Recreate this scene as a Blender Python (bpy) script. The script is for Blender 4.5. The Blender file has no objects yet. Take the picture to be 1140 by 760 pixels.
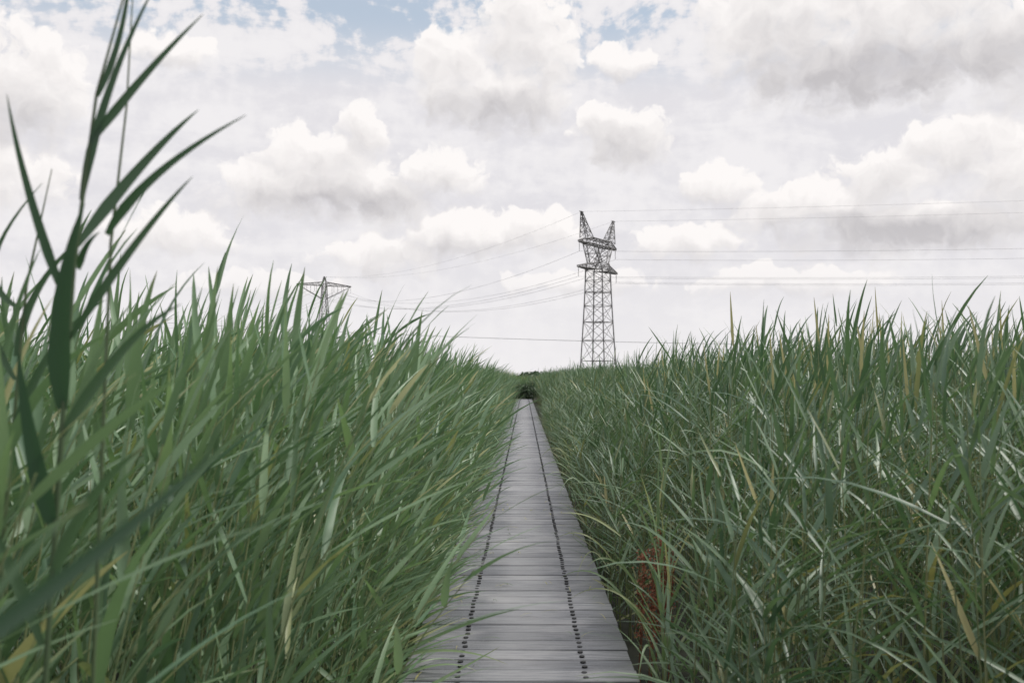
import bpy, math, random
import numpy as np
from mathutils import Vector, Matrix
random.seed(7); rng=np.random.default_rng(11)
S=bpy.context.scene
S.view_settings.view_transform='Standard'; S.view_settings.look='None'; S.view_settings.exposure=0; S.view_settings.gamma=1
EYE=1.55; GZ=-0.38
R=math.radians

# ------------------------------------------------------------ helpers
def link(o): S.collection.objects.link(o); return o
def mesh_obj(name,verts,faces,mat=None,cols=None,smooth=False,do_link=True):
    me=bpy.data.meshes.new(name); me.from_pydata([tuple(v) for v in verts],[],faces); me.update()
    if cols is not None:
        a=me.attributes.new('tint','FLOAT_COLOR','POINT')
        a.data.foreach_set('color',np.array(cols,dtype=np.float32).reshape(-1))
    if smooth: me.polygons.foreach_set('use_smooth',[True]*len(me.polygons))
    if mat: me.materials.append(mat)
    o=bpy.data.objects.new(name,me)
    if do_link: link(o)
    return o
def newmat(name):
    m=bpy.data.materials.new(name); m.use_nodes=True
    nt=m.node_tree; nt.nodes.clear(); return m,nt
def N(nt,t,**k):
    n=nt.nodes.new(t)
    for a,b in k.items(): setattr(n,a,b)
    return n
def setin(nt,sock,v):
    if v is None: return
    if isinstance(v,bpy.types.NodeSocket): nt.links.new(v,sock)
    else: sock.default_value=v
def M(nt,op,a,b=None,c=None,clamp=False):
    n=N(nt,'ShaderNodeMath',operation=op); n.use_clamp=clamp
    for i,v in enumerate((a,b,c)):
        if v is not None: setin(nt,n.inputs[i],v)
    return n.outputs[0]
def MR(nt,v,a,b,c=0.,d=1.,smooth=True):
    n=N(nt,'ShaderNodeMapRange'); n.interpolation_type='SMOOTHSTEP' if smooth else 'LINEAR'
    setin(nt,n.inputs[0],v)
    for i,x in enumerate((a,b,c,d)): n.inputs[i+1].default_value=x
    return n.outputs[0]
def MIX(nt,f,a,b,mode='MIX'):
    n=N(nt,'ShaderNodeMix',data_type='RGBA',blend_type=mode)
    setin(nt,n.inputs[0],f); setin(nt,n.inputs[6],a); setin(nt,n.inputs[7],b)
    return n.outputs[2]
def C(r,g,b): return (r,g,b,1)

# ------------------------------------------------------------ materials
def leaf_material(name,dark,mid,yellow):
    m,nt=newmat(name)
    at=N(nt,'ShaderNodeAttribute',attribute_name='tint'); sp=N(nt,'ShaderNodeSeparateColor'); nt.links.new(at.outputs['Color'],sp.inputs[0])
    rn=N(nt,'ShaderNodeAttribute',attribute_name='rnd')
    r=M(nt,'ADD',M(nt,'MULTIPLY',sp.outputs[0],.6),M(nt,'MULTIPLY',rn.outputs['Fac'],.4))
    base=MIX(nt,r,dark,mid)
    base=MIX(nt,sp.outputs[2],base,yellow)
    tip=M(nt,'MULTIPLY',MR(nt,sp.outputs[1],.82,1.0),MR(nt,sp.outputs[0],.6,.95,0,.6))
    base=MIX(nt,tip,base,C(.24,.20,.11))
    p=N(nt,'ShaderNodeBsdfPrincipled'); nt.links.new(base,p.inputs['Base Color'])
    p.inputs['Roughness'].default_value=.42; p.inputs['Specular IOR Level'].default_value=.5
    t=N(nt,'ShaderNodeBsdfTranslucent'); nt.links.new(MIX(nt,1,base,C(1.2,1.3,.75),'MULTIPLY'),t.inputs[0])
    mx=N(nt,'ShaderNodeMixShader'); mx.inputs[0].default_value=.25
    nt.links.new(p.outputs[0],mx.inputs[1]); nt.links.new(t.outputs[0],mx.inputs[2])
    o=N(nt,'ShaderNodeOutputMaterial'); nt.links.new(mx.outputs[0],o.inputs[0]); return m
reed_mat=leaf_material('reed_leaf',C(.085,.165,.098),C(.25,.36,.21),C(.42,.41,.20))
reed_matR=leaf_material('reed_leaf_shaded',C(.058,.115,.070),C(.175,.26,.150),C(.38,.35,.17))  # darker copy of the leaf, right bank's shade put into its green
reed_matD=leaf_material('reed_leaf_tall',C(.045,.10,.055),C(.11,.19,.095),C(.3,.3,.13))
shrub_mat=leaf_material('shrub_leaf',C(.03,.065,.03),C(.07,.12,.05),C(.1,.12,.04))
def simple(name,col,rough=.7,metal=0,noise=None):
    m,nt=newmat(name); p=N(nt,'ShaderNodeBsdfPrincipled'); p.inputs['Roughness'].default_value=rough; p.inputs['Metallic'].default_value=metal
    if noise:
        ns=N(nt,'ShaderNodeTexNoise'); ns.inputs['Scale'].default_value=noise[0]; ns.inputs['Detail'].default_value=6
        g=N(nt,'ShaderNodeNewGeometry'); nt.links.new(g.outputs['Position'],ns.inputs['Vector'])
        nt.links.new(MIX(nt,MR(nt,ns.outputs[0],.3,.7),col,noise[1]),p.inputs['Base Color'])
    else: p.inputs['Base Color'].default_value=col
    o=N(nt,'ShaderNodeOutputMaterial'); nt.links.new(p.outputs[0],o.inputs[0]); return m
steel=simple('hazed_weathered_steel',C(.15,.145,.145),.7,.0,(.4,C(.20,.195,.195)))  # pylon grey lightened, distance haze is put into the colour
wiremat=simple('wire_aluminium',C(.38,.38,.39),.7)
rust=simple('dock_seed_rust',C(.20,.06,.03),.8,0,(30,C(.28,.11,.06)))
soil=simple('marsh_soil',C(.012,.015,.009),.9,0,(3,C(.024,.026,.015)))
boltmat=simple('bolt_dark',C(.018,.018,.02),.6)
deckmat,nt=newmat('weathered_timber')
at=N(nt,'ShaderNodeAttribute',attribute_name='tint'); sp=N(nt,'ShaderNodeSeparateColor'); nt.links.new(at.outputs['Color'],sp.inputs[0])
g=N(nt,'ShaderNodeNewGeometry')
mp=N(nt,'ShaderNodeMapping'); mp.inputs['Scale'].default_value=(2.2,45,20); nt.links.new(g.outputs['Position'],mp.inputs[0])
gr=N(nt,'ShaderNodeTexNoise'); gr.inputs['Scale'].default_value=1.6; gr.inputs['Detail'].default_value=6; gr.inputs['Roughness'].default_value=.65; nt.links.new(mp.outputs[0],gr.inputs['Vector'])
st=N(nt,'ShaderNodeTexNoise'); st.inputs['Scale'].default_value=2.2; st.inputs['Detail'].default_value=5; nt.links.new(g.outputs['Position'],st.inputs['Vector'])
sg=N(nt,'ShaderNodeTexNoise'); sg.inputs['Scale'].default_value=90; sg.inputs['Detail'].default_value=2; nt.links.new(g.outputs['Position'],sg.inputs['Vector'])
b=MIX(nt,sp.outputs[0],C(.125,.132,.155),C(.285,.29,.315))
b=MIX(nt,MR(nt,gr.outputs[0],.36,.64,0,.75),b,C(.075,.078,.09))
b=MIX(nt,MR(nt,st.outputs[0],.48,.72,0,.5),b,C(.36,.355,.37))
b=MIX(nt,MR(nt,sg.outputs[0],.55,.8,0,.35),b,C(.42,.41,.42))
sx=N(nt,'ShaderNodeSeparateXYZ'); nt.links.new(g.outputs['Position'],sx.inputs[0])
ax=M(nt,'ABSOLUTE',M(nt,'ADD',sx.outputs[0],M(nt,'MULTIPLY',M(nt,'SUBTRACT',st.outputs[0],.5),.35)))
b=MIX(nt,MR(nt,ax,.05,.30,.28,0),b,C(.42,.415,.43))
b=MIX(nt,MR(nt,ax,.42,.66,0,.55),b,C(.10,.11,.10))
p=N(nt,'ShaderNodeBsdfPrincipled'); nt.links.new(b,p.inputs['Base Color']); p.inputs['Specular IOR Level'].default_value=.5
nt.links.new(MR(nt,gr.outputs[0],.3,.7,.38,.6),p.inputs['Roughness'])
bp=N(nt,'ShaderNodeBump'); bp.inputs['Strength'].default_value=.6; bp.inputs['Distance'].default_value=.004
nt.links.new(gr.outputs[0],bp.inputs['Height']); nt.links.new(bp.outputs[0],p.inputs['Normal'])
o=N(nt,'ShaderNodeOutputMaterial'); nt.links.new(p.outputs[0],o.inputs[0])

# ------------------------------------------------------------ ground
gv=[];gf=[]
n=40
for i in range(n+1):
    for j in range(n+1):
        fx=(i/n*2-1); fy=(j/n*2-1)
        gv.append((math.copysign(abs(fx)**3,fx)*3000,math.copysign(abs(fy)**3,fy)*3000,GZ))
for i in range(n):
    for j in range(n):
        a=i*(n+1)+j; gf.append((a,a+n+1,a+n+2,a+1))
mesh_obj('ground',gv,gf,soil)

# ------------------------------------------------------------ boardwalk
bw=bpy.data.objects.new('boardwalk',None); link(bw)
V=[];F=[];CO=[]
pitch=.2; y=-4.0; HW=.62
while y<80:
    w=pitch-.014; hw=HW+random.uniform(-.004,.004); z=random.uniform(-.004,.003); tl=random.uniform(-.003,.003); t=.035; c=.005
    prof=[(0,-t),(w,-t),(w,-c),(w-c,0),(c,0),(0,-c)]
    b0=len(V); tint=random.random()
    xo=random.uniform(-.004,.004)
    for sx_ in (-1,1):
        for (py,pz) in prof:
            V.append((sx_*hw+xo,y+py,z+pz+tl*sx_)); CO.append((tint,0,0,1))
    for k in range(6):
        k2=(k+1)%6; F.append((b0+k,b0+k2,b0+6+k2,b0+6+k))
    F.append(tuple(b0+k for k in range(6))[::-1]); F.append(tuple(b0+6+k for k in range(6)))
    y+=pitch
pl=mesh_obj('planks',V,F,deckmat,CO); pl.parent=bw
V=[];F=[]
y=-4.0
while y<80:
    for bx in (-.32,.35):
        for dy in (.05,.14):
            cx=bx+random.uniform(-.006,.006); cy=y+dy; b0=len(V); rx=.015; ry=.017; nn=10
            for k in range(nn):
                a=k/nn*math.tau; V.append((cx+rx*math.cos(a),cy+ry*math.sin(a),-.006))
            for k in range(nn):
                a=k/nn*math.tau; V.append((cx+rx*math.cos(a),cy+ry*math.sin(a),.0058))
            F.append(tuple(b0+nn+k for k in range(nn)))
            for k in range(nn): F.append((b0+k,b0+(k+1)%nn,b0+nn+(k+1)%nn,b0+nn+k))
    y+=pitch
bo=mesh_obj('bolts',V,F,boltmat); bo.parent=bw
def box(V,F,x0,x1,y0,y1,z0,z1):
    b=len(V); V+= [(x0,y0,z0),(x1,y0,z0),(x1,y1,z0),(x0,y1,z0),(x0,y0,z1),(x1,y0,z1),(x1,y1,z1),(x0,y1,z1)]
    F+= [(b,b+3,b+2,b+1),(b+4,b+5,b+6,b+7),(b,b+1,b+5,b+4),(b+1,b+2,b+6,b+5),(b+2,b+3,b+7,b+6),(b+3,b,b+4,b+7)]
V=[];F=[]
for x in (-.5,.0,.5): box(V,F,x-.035,x+.035,-4,80,-.17,-.043)
yy=-3.5
while yy<80:
    for x in (-.43,.43): box(V,F,x-.05,x+.03,yy,yy+.1,GZ-.3,-.175)
    yy+=2.4
jo=mesh_obj('joists_and_posts',V,F,deckmat,[(.2,0,0,1)]*len(V)); jo.parent=bw

# ------------------------------------------------------------ reed geometry
UP=Vector((0,0,1))
def leaf(V,F,CO,base,d,L,W,g,wind,tint,yel,segs=7,twist=0.,fold=.25):
    d=d.normalized(); p=base.copy(); b0=len(V); ds=L/segs
    tw=random.uniform(-.6,.6)
    for i in range(segs+1):
        t=i/segs
        side=d.cross(UP)
        if side.length<.05: side=Vector((0,1,0))
        side.normalize()
        side=Matrix.Rotation(tw+twist*t,3,d)@side
        nrm=side.cross(d).normalized()
        w=W*.5*min(1,.4+t*3.)*max(.0,(1-t))**.65
        w=max(w,.0006)
        V.append(p+side*w+nrm*w*fold); V.append(p.copy()); V.append(p-side*w+nrm*w*fold)
        for _ in range(3): CO.append((tint,t,yel,1))
        if i<segs:
            a=b0+3*i; F.append((a,a+3,a+4,a+1)); F.append((a+1,a+4,a+5,a+2))
        p=p+d*ds
        d=(d+Vector((wind.x,wind.y,-g))*ds*(.4+t*1.6)).normalized()
def tube(V,F,CO,pts,rads,tint,yel,sides=5):
    b0=len(V); n=len(pts)
    for i,p in enumerate(pts):
        for k in range(sides):
            a=k/sides*math.tau; V.append(Vector((p[0]+rads[i]*math.cos(a),p[1]+rads[i]*math.sin(a),p[2]))); CO.append((tint,.3,yel,1))
    for i in range(n-1):
        for k in range(sides):
            k2=(k+1)%sides; F.append((b0+i*sides+k,b0+i*sides+k2,b0+(i+1)*sides+k2,b0+(i+1)*sides+k))
def reed(V,F,CO,org,H,lean,nleaf,lscale=1.,segs=7,windk=1.,sides=5,t0=.12,wide=1.,spread=0.,droop=1.):
    la=random.gauss(0,.5); lv=Vector((math.cos(la),math.sin(la),0))*lean
    def P(t): return org+Vector((lv.x*t**2.1,lv.y*t**2.1,H*t-.06*lean*t*t))
    n=6 if sides>3 else 4; pts=[P(i/n) for i in range(n+1)]; rads=[.0055*(1-.75*i/n) for i in range(n+1)]
    tube(V,F,CO,pts,rads,random.uniform(.6,1),random.uniform(.25,.6),sides)
    az=random.uniform(0,math.tau)
    for i in range(nleaf):
        t=t0+(.98-t0)*(i/(nleaf-1))**.85 + random.uniform(-.02,.02); t=min(t,.985)
        az+=math.pi+random.gauss(0,.35)
        a=Vector((math.cos(az),math.sin(az),0))
        a=(a+Vector((.75*windk,0.0,0))).normalized()
        el=R(random.uniform(50,76)-spread) if t<.85 else R(random.uniform(68,88)-spread*.4)
        tang=(P(min(1,t+.03))-P(t)).normalized()
        d=a*math.cos(el)+tang*math.sin(el)
        L=random.uniform(.34,.66)*lscale*(1.0-.35*max(0,t-.75)/.25)*(.75+.25*min(1,t/.4))
        W=random.uniform(.014,.031)*lscale*wide
        yel=0. if random.random()>.06 else random.uniform(.3,1)
        if t<.3 and random.random()<.3: yel=random.uniform(.3,.9)
        leaf(V,F,CO,P(t),d,L,W,random.uniform(.1,2.4)*droop,Vector((random.uniform(.1,1.3)*windk,random.uniform(-.3,.3),0)),random.random(),yel,segs,random.uniform(-1.6,1.6))
VH=2.3
def make_coll(name,n,segs,sides,mat,nl,t0=.12,**kw):
    c=bpy.data.collections.new(name)
    for k in range(n):
        V=[];F=[];CO=[]
        reed(V,F,CO,Vector((0,0,0)),VH,random.uniform(*kw['lean']),random.randint(*nl),segs=segs,sides=sides,windk=random.uniform(*kw['wind']),wide=kw['wide'],spread=kw['spread'],droop=kw['droop'],t0=t0)
        c.objects.link(mesh_obj('%s_%02d'%(name,k),V,F,mat,CO,True,False))
    return c
NV=16
LK=dict(lean=(.1,.55),wind=(.35,1.05),wide=1.25,spread=2,droop=.65); RK=dict(lean=(-.05,.28),wind=(.0,.6),wide=.95,spread=12,droop=1.1)
varL=make_coll('reed_stem',NV,6,4,reed_mat,(10,12),**LK)
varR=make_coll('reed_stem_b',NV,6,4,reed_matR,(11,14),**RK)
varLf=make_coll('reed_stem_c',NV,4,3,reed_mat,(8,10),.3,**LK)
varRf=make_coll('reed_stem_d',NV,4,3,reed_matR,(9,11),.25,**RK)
def clumps(name,mat,wk,ln):
    c=bpy.data.collections.new(name)
    for k in range(5):
        V=[];F=[];CO=[]
        for q in range(7):
            reed(V,F,CO,Vector((random.uniform(-.4,.4),random.uniform(-.4,.4),0)),VH*random.uniform(.88,1.08),random.uniform(*ln),7,1.4,3,wk,3,t0=.45)
        c.objects.link(mesh_obj('%s_%02d'%(name,k),V,F,mat,CO,True,False))
    return c
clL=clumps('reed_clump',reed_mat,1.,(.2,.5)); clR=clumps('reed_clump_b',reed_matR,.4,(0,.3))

def scatter_obj(name,data,coll,parent=None,realize=False):
    pts=[d[0] for d in data]
    me=bpy.data.meshes.new(name); me.from_pydata(pts,[],[])
    for nm,k in (('rot',1),('scl',2)):
        a=me.attributes.new(nm,'FLOAT_VECTOR','POINT'); a.data.foreach_set('vector',np.array([d[k] for d in data],dtype=np.float32).reshape(-1))
    a=me.attributes.new('vi','INT','POINT'); a.data.foreach_set('value',np.array([d[3] for d in data],dtype=np.int32))
    a=me.attributes.new('rnd','FLOAT','POINT'); a.data.foreach_set('value',rng.random(len(data)).astype(np.float32))
    o=bpy.data.objects.new(name,me); link(o)
    ng=bpy.data.node_groups.new(name+'_scatter','GeometryNodeTree')
    ng.interface.new_socket('Geometry',in_out='INPUT',socket_type='NodeSocketGeometry')
    ng.interface.new_socket('Geometry',in_out='OUTPUT',socket_type='NodeSocketGeometry')
    gi=ng.nodes.new('NodeGroupInput'); go=ng.nodes.new('NodeGroupOutput')
    ip=ng.nodes.new('GeometryNodeInstanceOnPoints'); ci=ng.nodes.new('GeometryNodeCollectionInfo')
    ci.inputs['Collection'].default_value=coll; ci.inputs['Separate Children'].default_value=True; ci.inputs['Reset Children'].default_value=True
    ip.inputs['Pick Instance'].default_value=True
    L=ng.links.new
    def na(nm,ty):
        n=ng.nodes.new('GeometryNodeInputNamedAttribute'); n.data_type=ty; n.inputs['Name'].default_value=nm; return n.outputs['Attribute']
    L(gi.outputs[0],ip.inputs['Points']); L(ci.outputs[0],ip.inputs['Instance'])
    L(na('vi','INT'),ip.inputs['Instance Index']); L(na('rot','FLOAT_VECTOR'),ip.inputs['Rotation']); L(na('scl','FLOAT_VECTOR'),ip.inputs['Scale'])
    if realize:
        rl=ng.nodes.new('GeometryNodeRealizeInstances'); L(ip.outputs[0],rl.inputs[0]); L(rl.outputs[0],go.inputs[0])
    else: L(ip.outputs[0],go.inputs[0])
    md=o.modifiers.new('scatter','NODES'); md.node_group=ng
    if parent: o.parent=parent
    return o

def wob(x,y): return .5*math.sin(x*1.3+.7*y)+.3*math.sin(2.1*y-x*.6+1.)+.2*math.sin(.37*y+x*.9)
def topk(side,d,y):
    if side<0:
        k=min(.15,-.03+.22*(d-.75))
        if y<7: k=min(k,-.21+.05*max(y,0))
        return k+.05*wob(-d,y)
    k=min(.19,-.60+1.2*(d-.72)) if d<1.25 else min(.19,.03+.11*(d-1.25))
    if y<8: k=min(k,-.20+.048*max(y,0))
    return k+.06*wob(d,y)
for side,nm in ((-1,'reed_bed'),(1,'reed_bed.001')):
    par=bpy.data.objects.new(nm,None); link(par)
    near=[];far=[]
    def add(lst,x,y,kk=None):
        d=abs(x); k=topk(side,d,y)+random.gauss(0,.09) if kk is None else kk
        if kk is None and random.random()<.06 and d>1.2: k+=random.uniform(.05,.27)
        s=(EYE+k-GZ)/VH; sxy=random.uniform(.85,1.2)
        lst.append(((x,y,GZ),(random.gauss(0,.05),random.gauss(.03,.06),random.gauss(0,.6)),(sxy,sxy,s),random.randrange(NV)))
    for (y0,y1,den) in [(-3,1.6,8),(1.6,7,46),(7,14,30),(14,26,16),(26,42,11)]:
        x0=.76 if y1>2 else 1.5
        xw=.60*y1+1.6
        for _ in range(int(den*(y1-y0)*(xw-x0))):
            x=random.uniform(x0,xw); yy=random.uniform(y0,y1)
            if side>0 and yy<3.2 and x<1.35: continue
            if side<0 and yy<2.6 and x<1.05: continue
            if side>0 and 4.6<yy<7.3 and x<1.10: continue
            if y0>=14 and x>6 and random.random()<.45: continue
            if x<x0+.08*(1+wob(0,yy*1.7)): continue
            # uneven stand density: natural gaps
            if x>1.3 and wob(x*2.3,yy*2.1)<-.45 and random.random()<.6: continue
            add(near if yy<11 else far,side*x,yy)
    for _ in range(380 if side>0 else 300):
        yy=3.4+38*random.random()**1.3; x=random.uniform(.68,.9)
        if side>0 and 4.6<yy<7.3: continue
        add(near if yy<11 else far,side*x,yy,random.uniform(-1.15,-.35) if side>0 else random.uniform(-1.05,-.3))
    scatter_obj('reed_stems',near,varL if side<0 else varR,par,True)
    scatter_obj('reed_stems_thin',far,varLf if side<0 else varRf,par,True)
    cl=[]
    for (y0,y1,xa,xb,den) in ((40,84,1.1,7,2.3),(40,90,7,34,.3),(82,92,-9,9,1.8),(90,150,-30,45,.12)):
        for _ in range(int(den*(y1-y0)*(xb-xa))):
            x=random.uniform(xa,xb)*side; y=random.uniform(y0,y1)
            if y>82 and x*side<0: continue
            k=topk(side,max(abs(x),1.25),y)+random.gauss(0,.05); s=(EYE+k-GZ)/VH
            cl.append(((x,y,GZ),(0,0,random.gauss(0,.5)),(1,1,s),random.randrange(5)))
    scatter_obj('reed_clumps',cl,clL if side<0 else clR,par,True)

# ------------------------------------------------------------ hand-placed foreground reeds
def bezleaf(V,F,CO,a,m,b,W,tint,yel=0.,facing=(0.25,-1,0.1),segs=14):
    a=Vector(a);m=Vector(m);b=Vector(b); c=m*2-(a+b)*.5
    b0=len(V); f=Vector(facing).normalized()
    for i in range(segs+1):
        t=i/segs; p=a*(1-t)**2+c*2*t*(1-t)+b*t*t
        d=((c-a)*(1-t)+(b-c)*t).normalized(); side=d.cross(f).normalized(); nrm=side.cross(d)
        w=max(.0005,W*.5*min(1,.4+t*3)*(1-t)**.7)
        V.append(p+side*w+nrm*w*.3);V.append(p.copy());V.append(p-side*w+nrm*w*.3)
        for _ in range(3): CO.append((tint,t,yel,1))
        if i<segs:
            q=b0+3*i; F.append((q,q+3,q+4,q+1));F.append((q+1,q+4,q+5,q+2))
V=[];F=[];CO=[]
Y=1.7
sp_=[(-.83,Y,GZ),(-.81,Y,.3),(-.785,Y,1.0),(-.758,Y,1.54),(-.747,Y,1.739),(-.730,Y,1.892),(-.712,Y,2.045),(-.666,Y,2.22),(-.62,Y,2.33)]
tube(V,F,CO,[Vector(p) for p in sp_],[.006,.006,.0055,.005,.0042,.0036,.0028,.0018,.0006],.3,.15,8)
tube(V,F,CO,[Vector(p) for p in [(-.78,Y+.1,GZ),(-.74,Y+.1,1.2),(-.725,Y+.1,1.8),(-.70,Y+.1,2.05),(-.69,Y+.1,2.3)]],[.005,.004,.003,.002,.001],.4,.2,8)
for a,m,b,W,t in [
 ((-.762,Y,1.69),(-.812,Y-.03,1.87),(-.842,Y-.05,2.03),.020,.1),
 ((-.762,Y,1.50),(-.742,Y-.05,1.68),(-.694,Y-.08,1.84),.044,.05),
 ((-.775,Y,1.30),(-.79,Y-.05,1.45),(-.80,Y-.08,1.60),.038,.0),
 ((-.720,Y,1.96),(-.625,Y,2.08),(-.528,Y,2.184),.020,.2),
 ((-.742,Y,1.78),(-.645,Y+.04,1.93),(-.551,Y+.05,2.03),.026,.3),
 ((-.690,Y,1.80),(-.590,Y-.03,1.90),(-.443,Y-.03,1.999),.022,.1),
 ((-.738,Y,1.74),(-.712,Y-.03,1.775),(-.690,Y-.03,1.80),.016,.1),
 ((-.752,Y,1.62),(-.635,Y,1.79),(-.543,Y,1.90),.020,.4),
 ((-.735,Y,1.86),(-.690,Y,2.05),(-.610,Y,2.24),.020,.1),
 ((-.710,Y,2.04),(-.670,Y,2.16),(-.655,Y,2.30),.014,.1),
 ((-.765,Y,1.45),(-.66,Y,1.60),(-.56,Y,1.68),.024,.6),
 ((-.78,Y,1.2),(-.70,Y-.02,1.35),(-.60,Y-.04,1.44),.026,.9),
 ((-.79,Y,1.1),(-.86,Y-.02,1.28),(-.95,Y-.04,1.42),.026,.9)]:
    bezleaf(V,F,CO,a,m,b,W,t)
Y=2.1
tube(V,F,CO,[Vector(p) for p in [(-1.1,Y,GZ),(-1.07,Y,1.2),(-1.03,Y,1.75),(-.98,Y,2.0)]],[.006,.005,.003,.001],.4,.2,8)
for a,m,b,W in [((-1.05,Y,1.6),(-1.0,Y,1.75),(-.9,Y,1.86),.022),((-1.04,Y,1.7),(-1.10,Y,1.8),(-1.0,Y,1.97),.018),((-1.05,Y,1.55),(-1.12,Y,1.7),(-1.14,Y,1.86),.020),((-1.06,Y,1.4),(-.98,Y,1.6),(-.86,Y,1.72),.024)]:
    bezleaf(V,F,CO,a,m,b,W,.5)
Y=.72
tube(V,F,CO,[Vector(p) for p in [(-.62,Y,GZ),(-.6,Y,.6),(-.56,Y,1.2),(-.55,Y,1.42)]],[.006,.005,.004,.001],.4,.2,8)
for a,m,b,W,t in [((-.56,Y,1.22),(-.33,Y,1.385),(-.19,Y,1.50),.026,.0),((-.58,Y,1.05),(-.42,Y+.05,1.33),(-.33,Y+.1,1.45),.016,1.0),((-.59,Y,.9),(-.4,Y,1.14),(-.3,Y+.05,1.25),.02,.7)]:
    bezleaf(V,F,CO,a,m,b,W,t,0,(.2,-1,.5))
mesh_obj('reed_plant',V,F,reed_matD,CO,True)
V=[];F=[];CO=[]
for (x,y,h) in [(-1.2,2.1,1.95),(-1.32,2.4,2.1),(-1.1,2.5,1.95),(-1.0,2.2,1.78),(-1.45,2.7,2.15),(-.98,2.8,1.8)]:
    reed(V,F,CO,Vector((x,y,GZ)),h,random.uniform(.1,.3),13,1.05,10,.6,6,wide=1.4,droop=.6)
mesh_obj('reed_plant.001',V,F,reed_mat,CO,True)
V=[];F=[];CO=[]
for (x,y,h) in [(.76,5.3,1.35),(.80,5.6,1.1),(.72,5.0,.9),(.86,5.0,.85),(.74,4.7,.6),(1.0,4.6,.9),(-.72,4.9,.7),(-.74,5.6,.9),(-.70,6.5,.8),(.74,5.15,1.1)]:
    reed(V,F,CO,Vector((x,y,GZ)),h+.1,random.uniform(-.15,.05)+(.25 if x<0 else 0),9,.9,8,0. if x>0 else 1)
for q in range(34):
    s_=random.choice((-1,-1,1)); y=4.6+11*random.random()**1.3; z=random.uniform(.02,.5); r_=random.uniform(.12,.5)
    x=s_*.68
    bezleaf(V,F,CO,(x,y,z),(x-s_*r_*.5,y-random.uniform(-.1,.15),z+random.uniform(.1,.25)),(x-s_*r_,y-random.uniform(-.2,.4),z+random.uniform(-.0,.35)),random.uniform(.012,.022),random.random(),0 if random.random()<.7 else .5,(0,-1,.8),10)
bezleaf(V,F,CO,(-.74,5.35,.04),(-.4,5.32,.12),(-.06,5.25,.07),.030,.9,.2,(0,-.6,1))
bezleaf(V,F,CO,(-.74,5.2,-.05),(-.45,5.25,.06),(-.22,5.3,.02),.024,.9,.1,(0,-.6,1))
bezleaf(V,F,CO,(-.70,5.5,.0),(-.42,5.75,.42),(-.14,6.0,.80),.030,.9,.1,(0,-1,.3))
bezleaf(V,F,CO,(-.70,5.0,-.1),(-.36,5.15,.04),(-.10,5.25,.16),.024,.9,.1,(0,-1,.6))
bezleaf(V,F,CO,(.74,5.4,.1),(.60,5.35,.35),(.40,5.3,.50),.022,.8,.2,(0,-1,.4))
bezleaf(V,F,CO,(.78,6.4,.2),(.58,6.3,.42),(.42,6.2,.40),.020,.8,.2,(0,-1,.4))
CO=[(min(1,c[0]+.3),c[1],max(c[2],.12),1) for c in CO]
mesh_obj('young_reed',V,F,reed_mat,CO,True)
V=[];F=[];CO=[]
for q in range(13):
    x=.86+random.uniform(-.10,.09); y=6.3+random.uniform(-.3,.25); h=random.uniform(.75,1.02)
    tube(V,F,CO,[Vector((x,y,GZ)),Vector((x+.02,y,GZ+h*.5)),Vector((x+.04,y,GZ+h))],[.004,.004,.002],.3,0)
    for _ in range(190):
        t=random.uniform(.35,1); s=.008; c_=Vector((x+.03*t+random.gauss(0,.018),y+random.gauss(0,.018),GZ+h*t))
        a=Vector((random.gauss(0,1),random.gauss(0,1),random.gauss(0,1))).normalized()*s; b_=a.orthogonal().normalized()*s*.8
        k=len(V); V+= [c_+a,c_+b_,c_-a,c_-b_]; CO+=[(0,0,0,1)]*4; F.append((k,k+1,k+2,k+3))
mesh_obj('dock_plant',V,F,rust)
V=[];F=[];CO=[]
for q in range(90):
    x=random.uniform(-.58,.58); y=random.choice([random.uniform(5,12),random.uniform(7,22)]); a=random.uniform(0,math.tau); L=random.uniform(.04,.16)
    p=Vector((x,y,.009)); q_=p+Vector((math.cos(a)*L,math.sin(a)*L,.004)); 
    if abs(q_.x)>.6: continue
    bezleaf(V,F,CO,p,(p+q_)*.5+Vector((0,0,.012)),q_,random.uniform(.006,.016),.5,random.choice([.1,.9,1.0]),(0,0,1),5)
mesh_obj('leaf_litter',V,F,reed_matR,CO,True)

# ------------------------------------------------------------ shrubs at the end of the path
def shrub(name,cx,cy,rx,rz,nleaf):
    V=[];F=[];CO=[]
    tube(V,F,CO,[Vector((cx,cy,GZ)),Vector((cx+.1,cy,GZ+rz*.8)),Vector((cx,cy,GZ+rz*1.5))],[.07,.05,.02],0,0)
    lumps=[(cx+random.uniform(-1,1)*rx*.7,cy+random.uniform(-1,1)*rx*.5,GZ+rz*random.uniform(.45,1.35),random.uniform(.3,.55)*rx) for _ in range(12)]
    for _ in range(nleaf):
        l=random.choice(lumps); v=Vector((random.gauss(0,1),random.gauss(0,1),random.gauss(0,1))).normalized()*l[3]*random.random()**.35
        c_=Vector(l[:3])+Vector((v.x,v.y,v.z*.8))
        if c_.z<GZ: continue
        a=Vector((random.gauss(0,1),random.gauss(0,1),random.gauss(0,1))).normalized(); b_=a.orthogonal().normalized()*.035; a*=.07
        k=len(V); V+= [c_+a,c_+b_,c_-a,c_-b_]; t=random.random(); CO+=[(t,0,0,1)]*4; F.append((k,k+1,k+2,k+3))
    mesh_obj(name,V,F,shrub_mat,CO)
for i,(x,y,rx,rz) in enumerate([(-.5,84,1.5,1.15),(1.8,83.5,1.6,1.25),(3.2,86,1.8,1.35),(-2.6,86,1.8,1.2)]):
    shrub('shrub' if i==0 else 'shrub.%03d'%i,x,y,rx,rz,3500)
V=[];F=[];CO=[]
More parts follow.
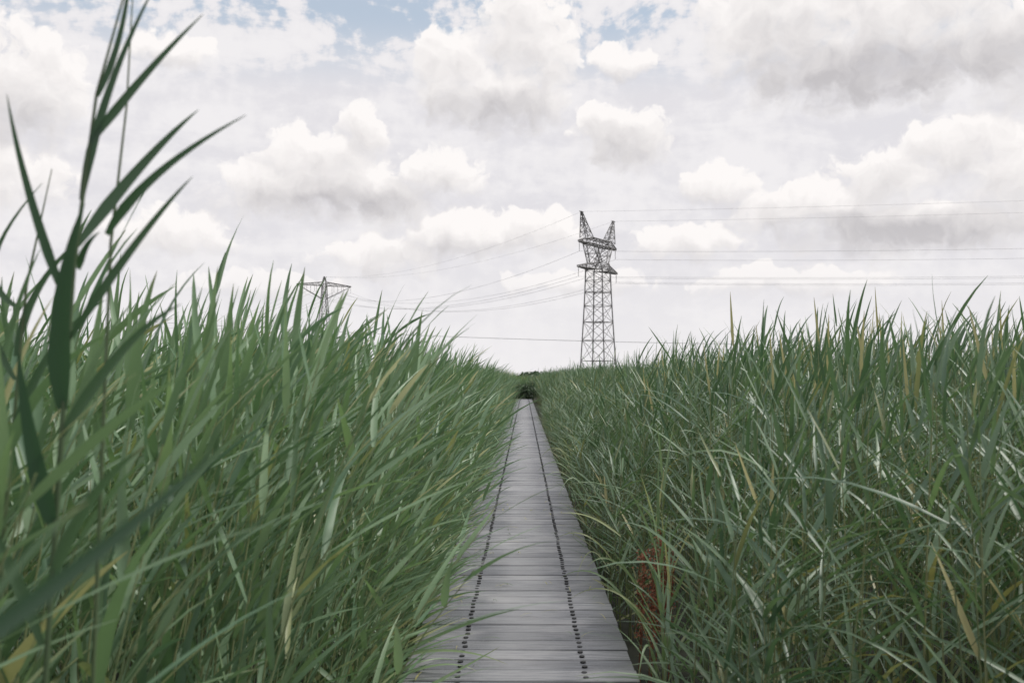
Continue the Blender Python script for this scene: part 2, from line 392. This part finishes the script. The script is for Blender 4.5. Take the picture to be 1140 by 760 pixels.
for _ in range(16000):
    x=random.uniform(-450,450); hh=4.5+2.5*math.sin(x*.05)+1.5*math.sin(x*.17+1)+random.gauss(0,.5)
    c_=Vector((x,600+random.uniform(-8,8),GZ+random.random()**.6*max(1,hh)))
    a=Vector((random.gauss(0,1),random.gauss(0,1),random.gauss(0,1))).normalized(); b_=a.orthogonal().normalized()*.8; a*=1.2
    k=len(V); V+= [c_+a,c_+b_,c_-a,c_-b_]; CO+=[(random.random(),0,0,1)]*4; F.append((k,k+1,k+2,k+3))
mesh_obj('distant_treeline',V,F,shrub_mat,CO)

# ------------------------------------------------------------ pylons
def beam(V,F,a,b,r):
    a=Vector(a);b=Vector(b);d=(b-a)
    if d.length<1e-4: return
    d.normalize(); s=d.orthogonal().normalized(); u=d.cross(s); k=len(V)
    for p in (a,b):
        for (i,j) in ((1,1),(-1,1),(-1,-1),(1,-1)): V.append(p+s*r*i+u*r*j)
    for q in range(4): F.append((k+q,k+(q+1)%4,k+4+(q+1)%4,k+4+q))
    F.append((k,k+3,k+2,k+1));F.append((k+4,k+5,k+6,k+7))
def lattice_column(V,F,secs,leg,br,sub=True):
    for s0,s1 in zip(secs[:-1],secs[1:]):
        for i in range(4):
            j=(i+1)%4
            beam(V,F,s0[i],s1[i],leg); beam(V,F,s0[i],s1[j],br); beam(V,F,s0[j],s1[i],br); beam(V,F,s1[i],s1[j],br)
def sq(cx,z,hx,hy): return [Vector((cx-hx,-hy,z)),Vector((cx+hx,-hy,z)),Vector((cx+hx,hy,z)),Vector((cx-hx,hy,z))]
def lerp_secs(a,b,n): return [[p.lerp(q,i/n) for p,q in zip(a,b)] for i in range(n+1)]
def arm(V,F,x0,x1,z,h0,h1,hy0,hy1,n,leg,br):
    prev=None
    for i in range(n+1):
        t=i/n; x=x0+(x1-x0)*t; h=h0+(h1-h0)*t; hy=hy0+(hy1-hy0)*t
        s=[Vector((x,-hy,z)),Vector((x,hy,z)),Vector((x,hy,z+h)),Vector((x,-hy,z+h))]
        if prev:
            for q in range(4):
                beam(V,F,prev[q],s[q],leg)
                if q%2==(i%2): beam(V,F,prev[q],s[(q+1)%4],br)
                else: beam(V,F,prev[(q+1)%4],s[q],br)
                beam(V,F,s[q],s[(q+1)%4],br)
        prev=s
def insulator(V,F,x,z,L):
    k=7
    beam(V,F,(x,0,z),(x,0,z-L),.03)
    for i in range(k):
        zz=z-L*(i+1)/(k+1); beam(V,F,(x,0,zz-.05),(x,0,zz+.05),.11)
def pylonA():
    V=[];F=[];leg=.14;br=.055
    z0=GZ
    zs=[z0,7,13,18.3,23,27,30.4,33.4]; hw=[4.1,3.75,3.45,3.2,3.0,2.85,2.75,2.7]
    lattice_column(V,F,[sq(0,z,h,h) for z,h in zip(zs,hw)],leg,br)
    for z,h in zip(zs[1:-1:2],hw[1:-1:2]): beam(V,F,(-h,-h,z),(h,h,z),br); beam(V,F,(h,-h,z),(-h,h,z),br)
    lattice_column(V,F,lerp_secs(sq(0,33.4,2.7,2.7),sq(0,35.4,2.9,2.2),1),leg,br)
    for s in (-1,1):
        arm(V,F,s*2.7,s*12.4,33.4,2.0,.35,1.9,.3,6,leg*.7,br)
        a=sq(s*2.0,35.4,.9,2.0); b=sq(s*5.2,40.6,1.2,1.6)
        lattice_column(V,F,lerp_secs(a,b,2),leg*.8,br)
        arm(V,F,s*6.0,s*11.8,40.6,1.7,.35,1.5,.3,4,leg*.7,br)
        a=sq(s*6.9,42.0,1.9,1.3); b=sq(s*10.3,49.3,.15,.15)
        lattice_column(V,F,lerp_secs(a,b,4),leg*.75,br*.9)
        beam(V,F,(s*9.2,0,49.2),(s*11.4,0,49.2),.1)
        for x,z in ((12.2,33.4),(7.6,33.4),(11.6,40.6)): insulator(V,F,s*x,z,2.8)
    arm(V,F,-6.0,6.0,40.6,1.7,1.7,1.5,1.5,6,leg*.7,br)
    for i in (-1,1):
        for j in (-1,1): box(V,F,i*4.1-.5,i*4.1+.5,j*4.1-.5,j*4.1+.5,GZ-.3,GZ+.6)
    return V,F
A=Vector((21.5,290,0)); angA=R(59)
V,F=pylonA()
pA=bpy.data.objects.new('electricity_pylon',None); link(pA); pA.location=A; pA.rotation_euler=(0,0,angA)
la=mesh_obj('lattice_tower',V,F,steel); la.parent=pA
def pylonB():
    V=[];F=[];leg=.15;br=.06
    zs=[GZ,10,19,27,34,40,45,49]; hw=[5.5,4.2,3.2,2.4,1.8,1.35,1.1,1.0]
    lattice_column(V,F,[sq(0,z,h,h) for z,h in zip(zs,hw)],leg,br)
    lattice_column(V,F,lerp_secs(sq(0,49,1,1),sq(0,52.6,.15,.15),1),leg,br)
    for s in (-1,1):
        arm(V,F,s*1.0,s*14.0,48.0,1.8,.3,1.0,.2,8,leg*.7,br)
        beam(V,F,(s*14,0,48.1),(s*1.2,.8,41.5),leg*.7); beam(V,F,(s*14,0,48.1),(s*1.2,-.8,41.5),leg*.7)
        for q in (4,7,10): beam(V,F,(s*q,0,48.0),(s*q,0,41.5+6.6*(q-1.2)/12.8),br)
        for x in (13.8,9,5): insulator(V,F,s*x,48.0,3)
    return V,F
B=Vector((-99,490,0)); angB=math.atan2(.516,.857)
V,F=pylonB()
pB=bpy.data.objects.new('electricity_pylon.001',None); link(pB); pB.location=B; pB.rotation_euler=(0,0,angB)
lb=mesh_obj('lattice_tower',V,F,steel); lb.parent=pB
V=[];F=[]
def wire(a,b,sag,r=.045,n=40):
    a=Vector(a);b=Vector(b);pr=None
    for i in range(n+1):
        t=i/n;p=a.lerp(b,t);p.z-=sag*4*t*(1-t)
        if pr is not None: beam(V,F,pr,p,r)
        pr=p
def tip(O,ang,x,z,y=0): return Vector((O.x+math.cos(ang)*x-math.sin(ang)*y,O.y+math.sin(ang)*x+math.cos(ang)*y,z))
Cc=Vector((345,224,0)); angC=math.atan2(.98,.2)
mapB=[(-13.8,45),(-9,45),(-5,45),(13.8,45),(9,45),(5,45)]
att=[(-12.2,30.6),(-7.6,30.6),(-11.6,37.8),(12.2,30.6),(7.6,30.6),(11.6,37.8)]
for (x,z),(xb,zb) in zip(att,mapB):
    wire(tip(A,angA,x,z),tip(Cc,angC,x,z+1),3.2,.021)
    wire(tip(A,angA,x,z),tip(B,angB,xb,zb),9,.026)
for x,xb in ((-10.3,-.5),(10.3,.5)):
    wire(tip(A,angA,x,49.2),tip(Cc,angC,x,50.5),2.0,.016)
    wire(tip(A,angA,x,49.2),tip(B,angB,xb,52.5),6,.016)
for xb,zb in mapB: wire(tip(B,angB,xb,zb),tip(B+Vector((-190,300,0)),angB,xb,zb),9,.035)
wire((-120,300,19.5),(140,300,11.8),2.2,.05)
mesh_obj('power_lines',V,F,wiremat)

# ------------------------------------------------------------ sky
W=bpy.data.worlds.new('World'); S.world=W; W.use_nodes=True; nt=W.node_tree; nt.nodes.clear()
W.cycles.sampling_method='NONE'
SUN_EL=52; SUN_DIR=Vector((.58,.12,0)).normalized()
sky=N(nt,'ShaderNodeTexSky',sky_type='NISHITA'); sky.sun_disc=False; sky.sun_elevation=R(SUN_EL)
sky.sun_rotation=math.atan2(SUN_DIR.x,SUN_DIR.y); sky.air_density=1.; sky.dust_density=1.5
tc=N(nt,'ShaderNodeTexCoord'); sp=N(nt,'ShaderNodeSeparateXYZ'); nt.links.new(tc.outputs['Generated'],sp.inputs[0])
DEG=180/math.pi
u=M(nt,'MULTIPLY',M(nt,'ARCTAN2',sp.outputs[0],sp.outputs[1]),DEG)
v=M(nt,'MULTIPLY',M(nt,'ARCSINE',sp.outputs[2]),DEG)
cb=N(nt,'ShaderNodeCombineXYZ'); nt.links.new(u,cb.inputs[0]); nt.links.new(v,cb.inputs[1]); UV=cb.outputs[0]
# cumulus bank: azimuth, elevation, half width, half height (degrees)
blobs=[(-.2,19.3,3.4,3.0),(-4.3,17.2,3.2,2.6),(-1.4,15.9,4.6,2.2),(1.2,18.3,2.2,3.0),
(14,19.2,4.6,3.6),(21,19.0,8,4.),(27,16.8,5.5,3.4),(18.5,16.6,7,2.6),(5.6,17.8,2.4,1.2),
(-12,12.3,4.0,1.9),(-9.3,14.0,1.6,1.9),(-13.5,10.7,5.2,1.9),(-5.0,11.6,3.4,1.8),(-9.5,10.5,5.2,2.1),
(5.5,13.6,3.4,2.1),(23.7,12.2,3.4,2.1),(20.3,10.8,3.4,2.),(26.5,10.7,4.2,2.6),(16.5,9.4,5.6,1.8),(21.5,8.1,8,1.9),
(-3.3,8.2,4.2,1.6),(.8,8.6,3,1.5),(-8,7.0,4.4,1.4),(-28,14.8,5,3.6),(-19.5,7.9,4,1.6),(-29,10.4,5,2.2),
(9.5,7.7,3.6,1.3),(11,10.8,2.6,1.4),(3,5.6,5,.9),(-14.5,5.2,5,.9),(15,5.4,6,.9),(-20,17.5,3,1.2)]
grp=bpy.data.node_groups.new('cloud_density','ShaderNodeTree')
grp.interface.new_socket('P',in_out='INPUT',socket_type='NodeSocketVector')
grp.interface.new_socket('D',in_out='OUTPUT',socket_type='NodeSocketFloat')
grp.interface.new_socket('Soft',in_out='OUTPUT',socket_type='NodeSocketFloat')
gi=N(grp,'NodeGroupInput'); go=N(grp,'NodeGroupOutput')
s2=N(grp,'ShaderNodeSeparateXYZ'); grp.links.new(gi.outputs[0],s2.inputs[0])
acc=None
for (a,e,ra,re) in blobs:
    du=M(grp,'MULTIPLY_ADD',s2.outputs[0],1/ra,-a/ra); dv=M(grp,'MULTIPLY_ADD',s2.outputs[1],1/re,-e/re)
    f=M(grp,'SUBTRACT',1.,M(grp,'MULTIPLY_ADD',du,du,M(grp,'MULTIPLY',dv,dv)))
    acc=f if acc is None else M(grp,'SMOOTH_MAX',acc,f,.3)
acc=M(grp,'MAXIMUM',acc,-1.3)
vo=N(grp,'ShaderNodeTexVoronoi',voronoi_dimensions='2D',feature='F1'); vo.inputs['Scale'].default_value=.6; vo.inputs['Detail'].default_value=2.5; vo.inputs['Roughness'].default_value=.5; vo.inputs['Lacunarity'].default_value=2.2
grp.links.new(gi.outputs[0],vo.inputs['Vector'])
nz=N(grp,'ShaderNodeTexNoise',noise_dimensions='2D'); nz.inputs['Scale'].default_value=.5; nz.inputs['Detail'].default_value=7; nz.inputs['Roughness'].default_value=.58
grp.links.new(gi.outputs[0],nz.inputs['Vector'])
D=M(grp,'ADD',acc,M(grp,'MULTIPLY',M(grp,'SUBTRACT',.52,vo.outputs['Distance']),.65))
D=M(grp,'ADD',D,M(grp,'MULTIPLY',M(grp,'SUBTRACT',nz.outputs[0],.5),1.3))
grp.links.new(D,go.inputs[0]); grp.links.new(acc,go.inputs[1])
wn=N(nt,'ShaderNodeTexNoise',noise_dimensions='2D'); wn.inputs['Scale'].default_value=.5; wn.inputs['Detail'].default_value=4
nt.links.new(UV,wn.inputs['Vector'])
va=N(nt,'ShaderNodeVectorMath',operation='SUBTRACT'); nt.links.new(wn.outputs['Color'],va.inputs[0]); va.inputs[1].default_value=(.5,.5,.5)
vs=N(nt,'ShaderNodeVectorMath',operation='MULTIPLY'); nt.links.new(va.outputs[0],vs.inputs[0]); vs.inputs[1].default_value=(2.2,1.6,0)
vp=N(nt,'ShaderNodeVectorMath',operation='ADD'); nt.links.new(vs.outputs[0],vp.inputs[0]); nt.links.new(UV,vp.inputs[1])
def dens(off):
    g_=N(nt,'ShaderNodeGroup'); g_.node_tree=grp
    if off is None: nt.links.new(vp.outputs[0],g_.inputs[0])
    else:
        ad=N(nt,'ShaderNodeVectorMath',operation='ADD'); nt.links.new(vp.outputs[0],ad.inputs[0]); ad.inputs[1].default_value=off; nt.links.new(ad.outputs[0],g_.inputs[0])
    return g_
d0=dens(None); d1=dens((.2,.6,0))
rel=M(nt,'SUBTRACT',d0.outputs[0],d1.outputs[0])
big=M(nt,'SUBTRACT',d0.outputs[1],d1.outputs[1])
# crisp sunlit tops, soft bases
a_hard=MR(nt,d0.outputs[0],-.1,.25); a_soft=MR(nt,d0.outputs[0],-.35,.9)
alpha=M(nt,'ADD',M(nt,'MULTIPLY',a_hard,MR(nt,big,-.15,.2)),M(nt,'MULTIPLY',a_soft,MR(nt,big,-.15,.2,1,0)))
lit=M(nt,'ADD',M(nt,'MULTIPLY_ADD',rel,.38,.66),M(nt,'MULTIPLY',big,.40))
thin=MR(nt,d0.outputs[0],.2,1.7,.12,-.22)
lit=M(nt,'ADD',lit,thin)
s3=N(nt,'ShaderNodeSeparateXYZ'); nt.links.new(vp.outputs[0],s3.inputs[0])
dk=None
for (a,e,ra,re,am) in [(19,15.9,10,2.4,.72),(27,16,6,2.6,.5),(-1.5,14.9,5,1.9,.5),(-10,10,7,1.5,.5),(21,7.9,9,1.5,.65),(5.5,13,4,1.8,.3),(-28,12.8,5,1.6,.4),(15,18.8,3,1.2,.2),(-4,7.3,6,1.,.25)]:
    du=M(nt,'MULTIPLY_ADD',s3.outputs[0],1/ra,-a/ra); dv=M(nt,'MULTIPLY_ADD',s3.outputs[1],1/re,-e/re)
    f=M(nt,'MULTIPLY',M(nt,'SUBTRACT',1.,M(nt,'MULTIPLY_ADD',du,du,M(nt,'MULTIPLY',dv,dv)),clamp=True),am)
    dk=f if dk is None else M(nt,'MAXIMUM',dk,f)
lit=M(nt,'SUBTRACT',lit,dk,clamp=True)
K=10.
def CK(r,g,b): return (r*K,g*K,b*K,1)
cloud=MIX(nt,lit,CK(.57,.55,.565),CK(.99,.955,.94))
mp=N(nt,'ShaderNodeMapping'); mp.inputs['Scale'].default_value=(.10,.28,1); mp.inputs['Rotation'].default_value=(0,0,.25); nt.links.new(UV,mp.inputs[0])
vn=N(nt,'ShaderNodeTexNoise',noise_dimensions='2D'); vn.inputs['Scale'].default_value=1.6; vn.inputs['Detail'].default_value=6; vn.inputs['Roughness'].default_value=.58; vn.inputs['Distortion'].default_value=.3; nt.links.new(mp.outputs[0],vn.inputs['Vector'])
vn2=N(nt,'ShaderNodeTexNoise',noise_dimensions='2D'); vn2.inputs['Scale'].default_value=1.1; vn2.inputs['Detail'].default_value=5; nt.links.new(UV,vn2.inputs['Vector'])
vv=M(nt,'ADD',M(nt,'MULTIPLY',vn.outputs[0],.7),M(nt,'MULTIPLY',vn2.outputs[0],.3))
gap=M(nt,'MULTIPLY',MR(nt,vv,.54,.43),MR(nt,v,15.5,20.5,0,.8))
veilcol=MIX(nt,MR(nt,vv,.35,.65),CK(.77,.755,.79),CK(.88,.86,.875))
veilcol=MIX(nt,MR(nt,v,9,1,0,.7),veilcol,CK(.88,.86,.87))
nish=MIX(nt,.6,sky.outputs[0],CK(.56,.69,.82))
base=MIX(nt,gap,veilcol,nish)
hz=MR(nt,v,1.5,9,.3,1.)
final=MIX(nt,M(nt,'MULTIPLY',alpha,hz),base,cloud)
bg=N(nt,'ShaderNodeBackground'); bg.inputs[1].default_value=.1; nt.links.new(final,bg.inputs[0])
# rest of the sky: thinner overcast veil; hazy ground tone under the horizon
bc=MIX(nt,MR(nt,v,0,-3),CK(.83,.82,.84),CK(.12,.13,.11))
bg2=N(nt,'ShaderNodeBackground'); bg2.inputs[1].default_value=.1; nt.links.new(bc,bg2.inputs[0])
reg=M(nt,'MULTIPLY',MR(nt,v,27,33,1,0),M(nt,'MULTIPLY',MR(nt,M(nt,'ABSOLUTE',u),44,52,1,0),MR(nt,v,-1,0)))
mxs=N(nt,'ShaderNodeMixShader'); nt.links.new(reg,mxs.inputs[0]); nt.links.new(bg2.outputs[0],mxs.inputs[1]); nt.links.new(bg.outputs[0],mxs.inputs[2])
wo=N(nt,'ShaderNodeOutputWorld'); nt.links.new(mxs.outputs[0],wo.inputs[0])
sd=bpy.data.lights.new('sun','SUN'); sd.energy=3.0; sd.angle=R(14); sd.color=(1,.96,.9)
so=bpy.data.objects.new('sun',sd); link(so)
to=Vector((SUN_DIR.x*math.cos(R(SUN_EL)),SUN_DIR.y*math.cos(R(SUN_EL)),math.sin(R(SUN_EL))))
so.rotation_euler=to.to_track_quat('Z','Y').to_euler(); so.location=(20,-10,30)

# ------------------------------------------------------------ camera
cd=bpy.data.cameras.new('camera'); cam=bpy.data.objects.new('camera',cd); link(cam)
cd.lens=35; cd.sensor_width=36; cd.clip_start=.05; cd.clip_end=8000
cam.location=(.03,0,EYE); cam.rotation_euler=(R(92.2),0,R(.72))
cd.dof.use_dof=True; cd.dof.focus_distance=9; cd.dof.aperture_fstop=4.2
S.camera=cam
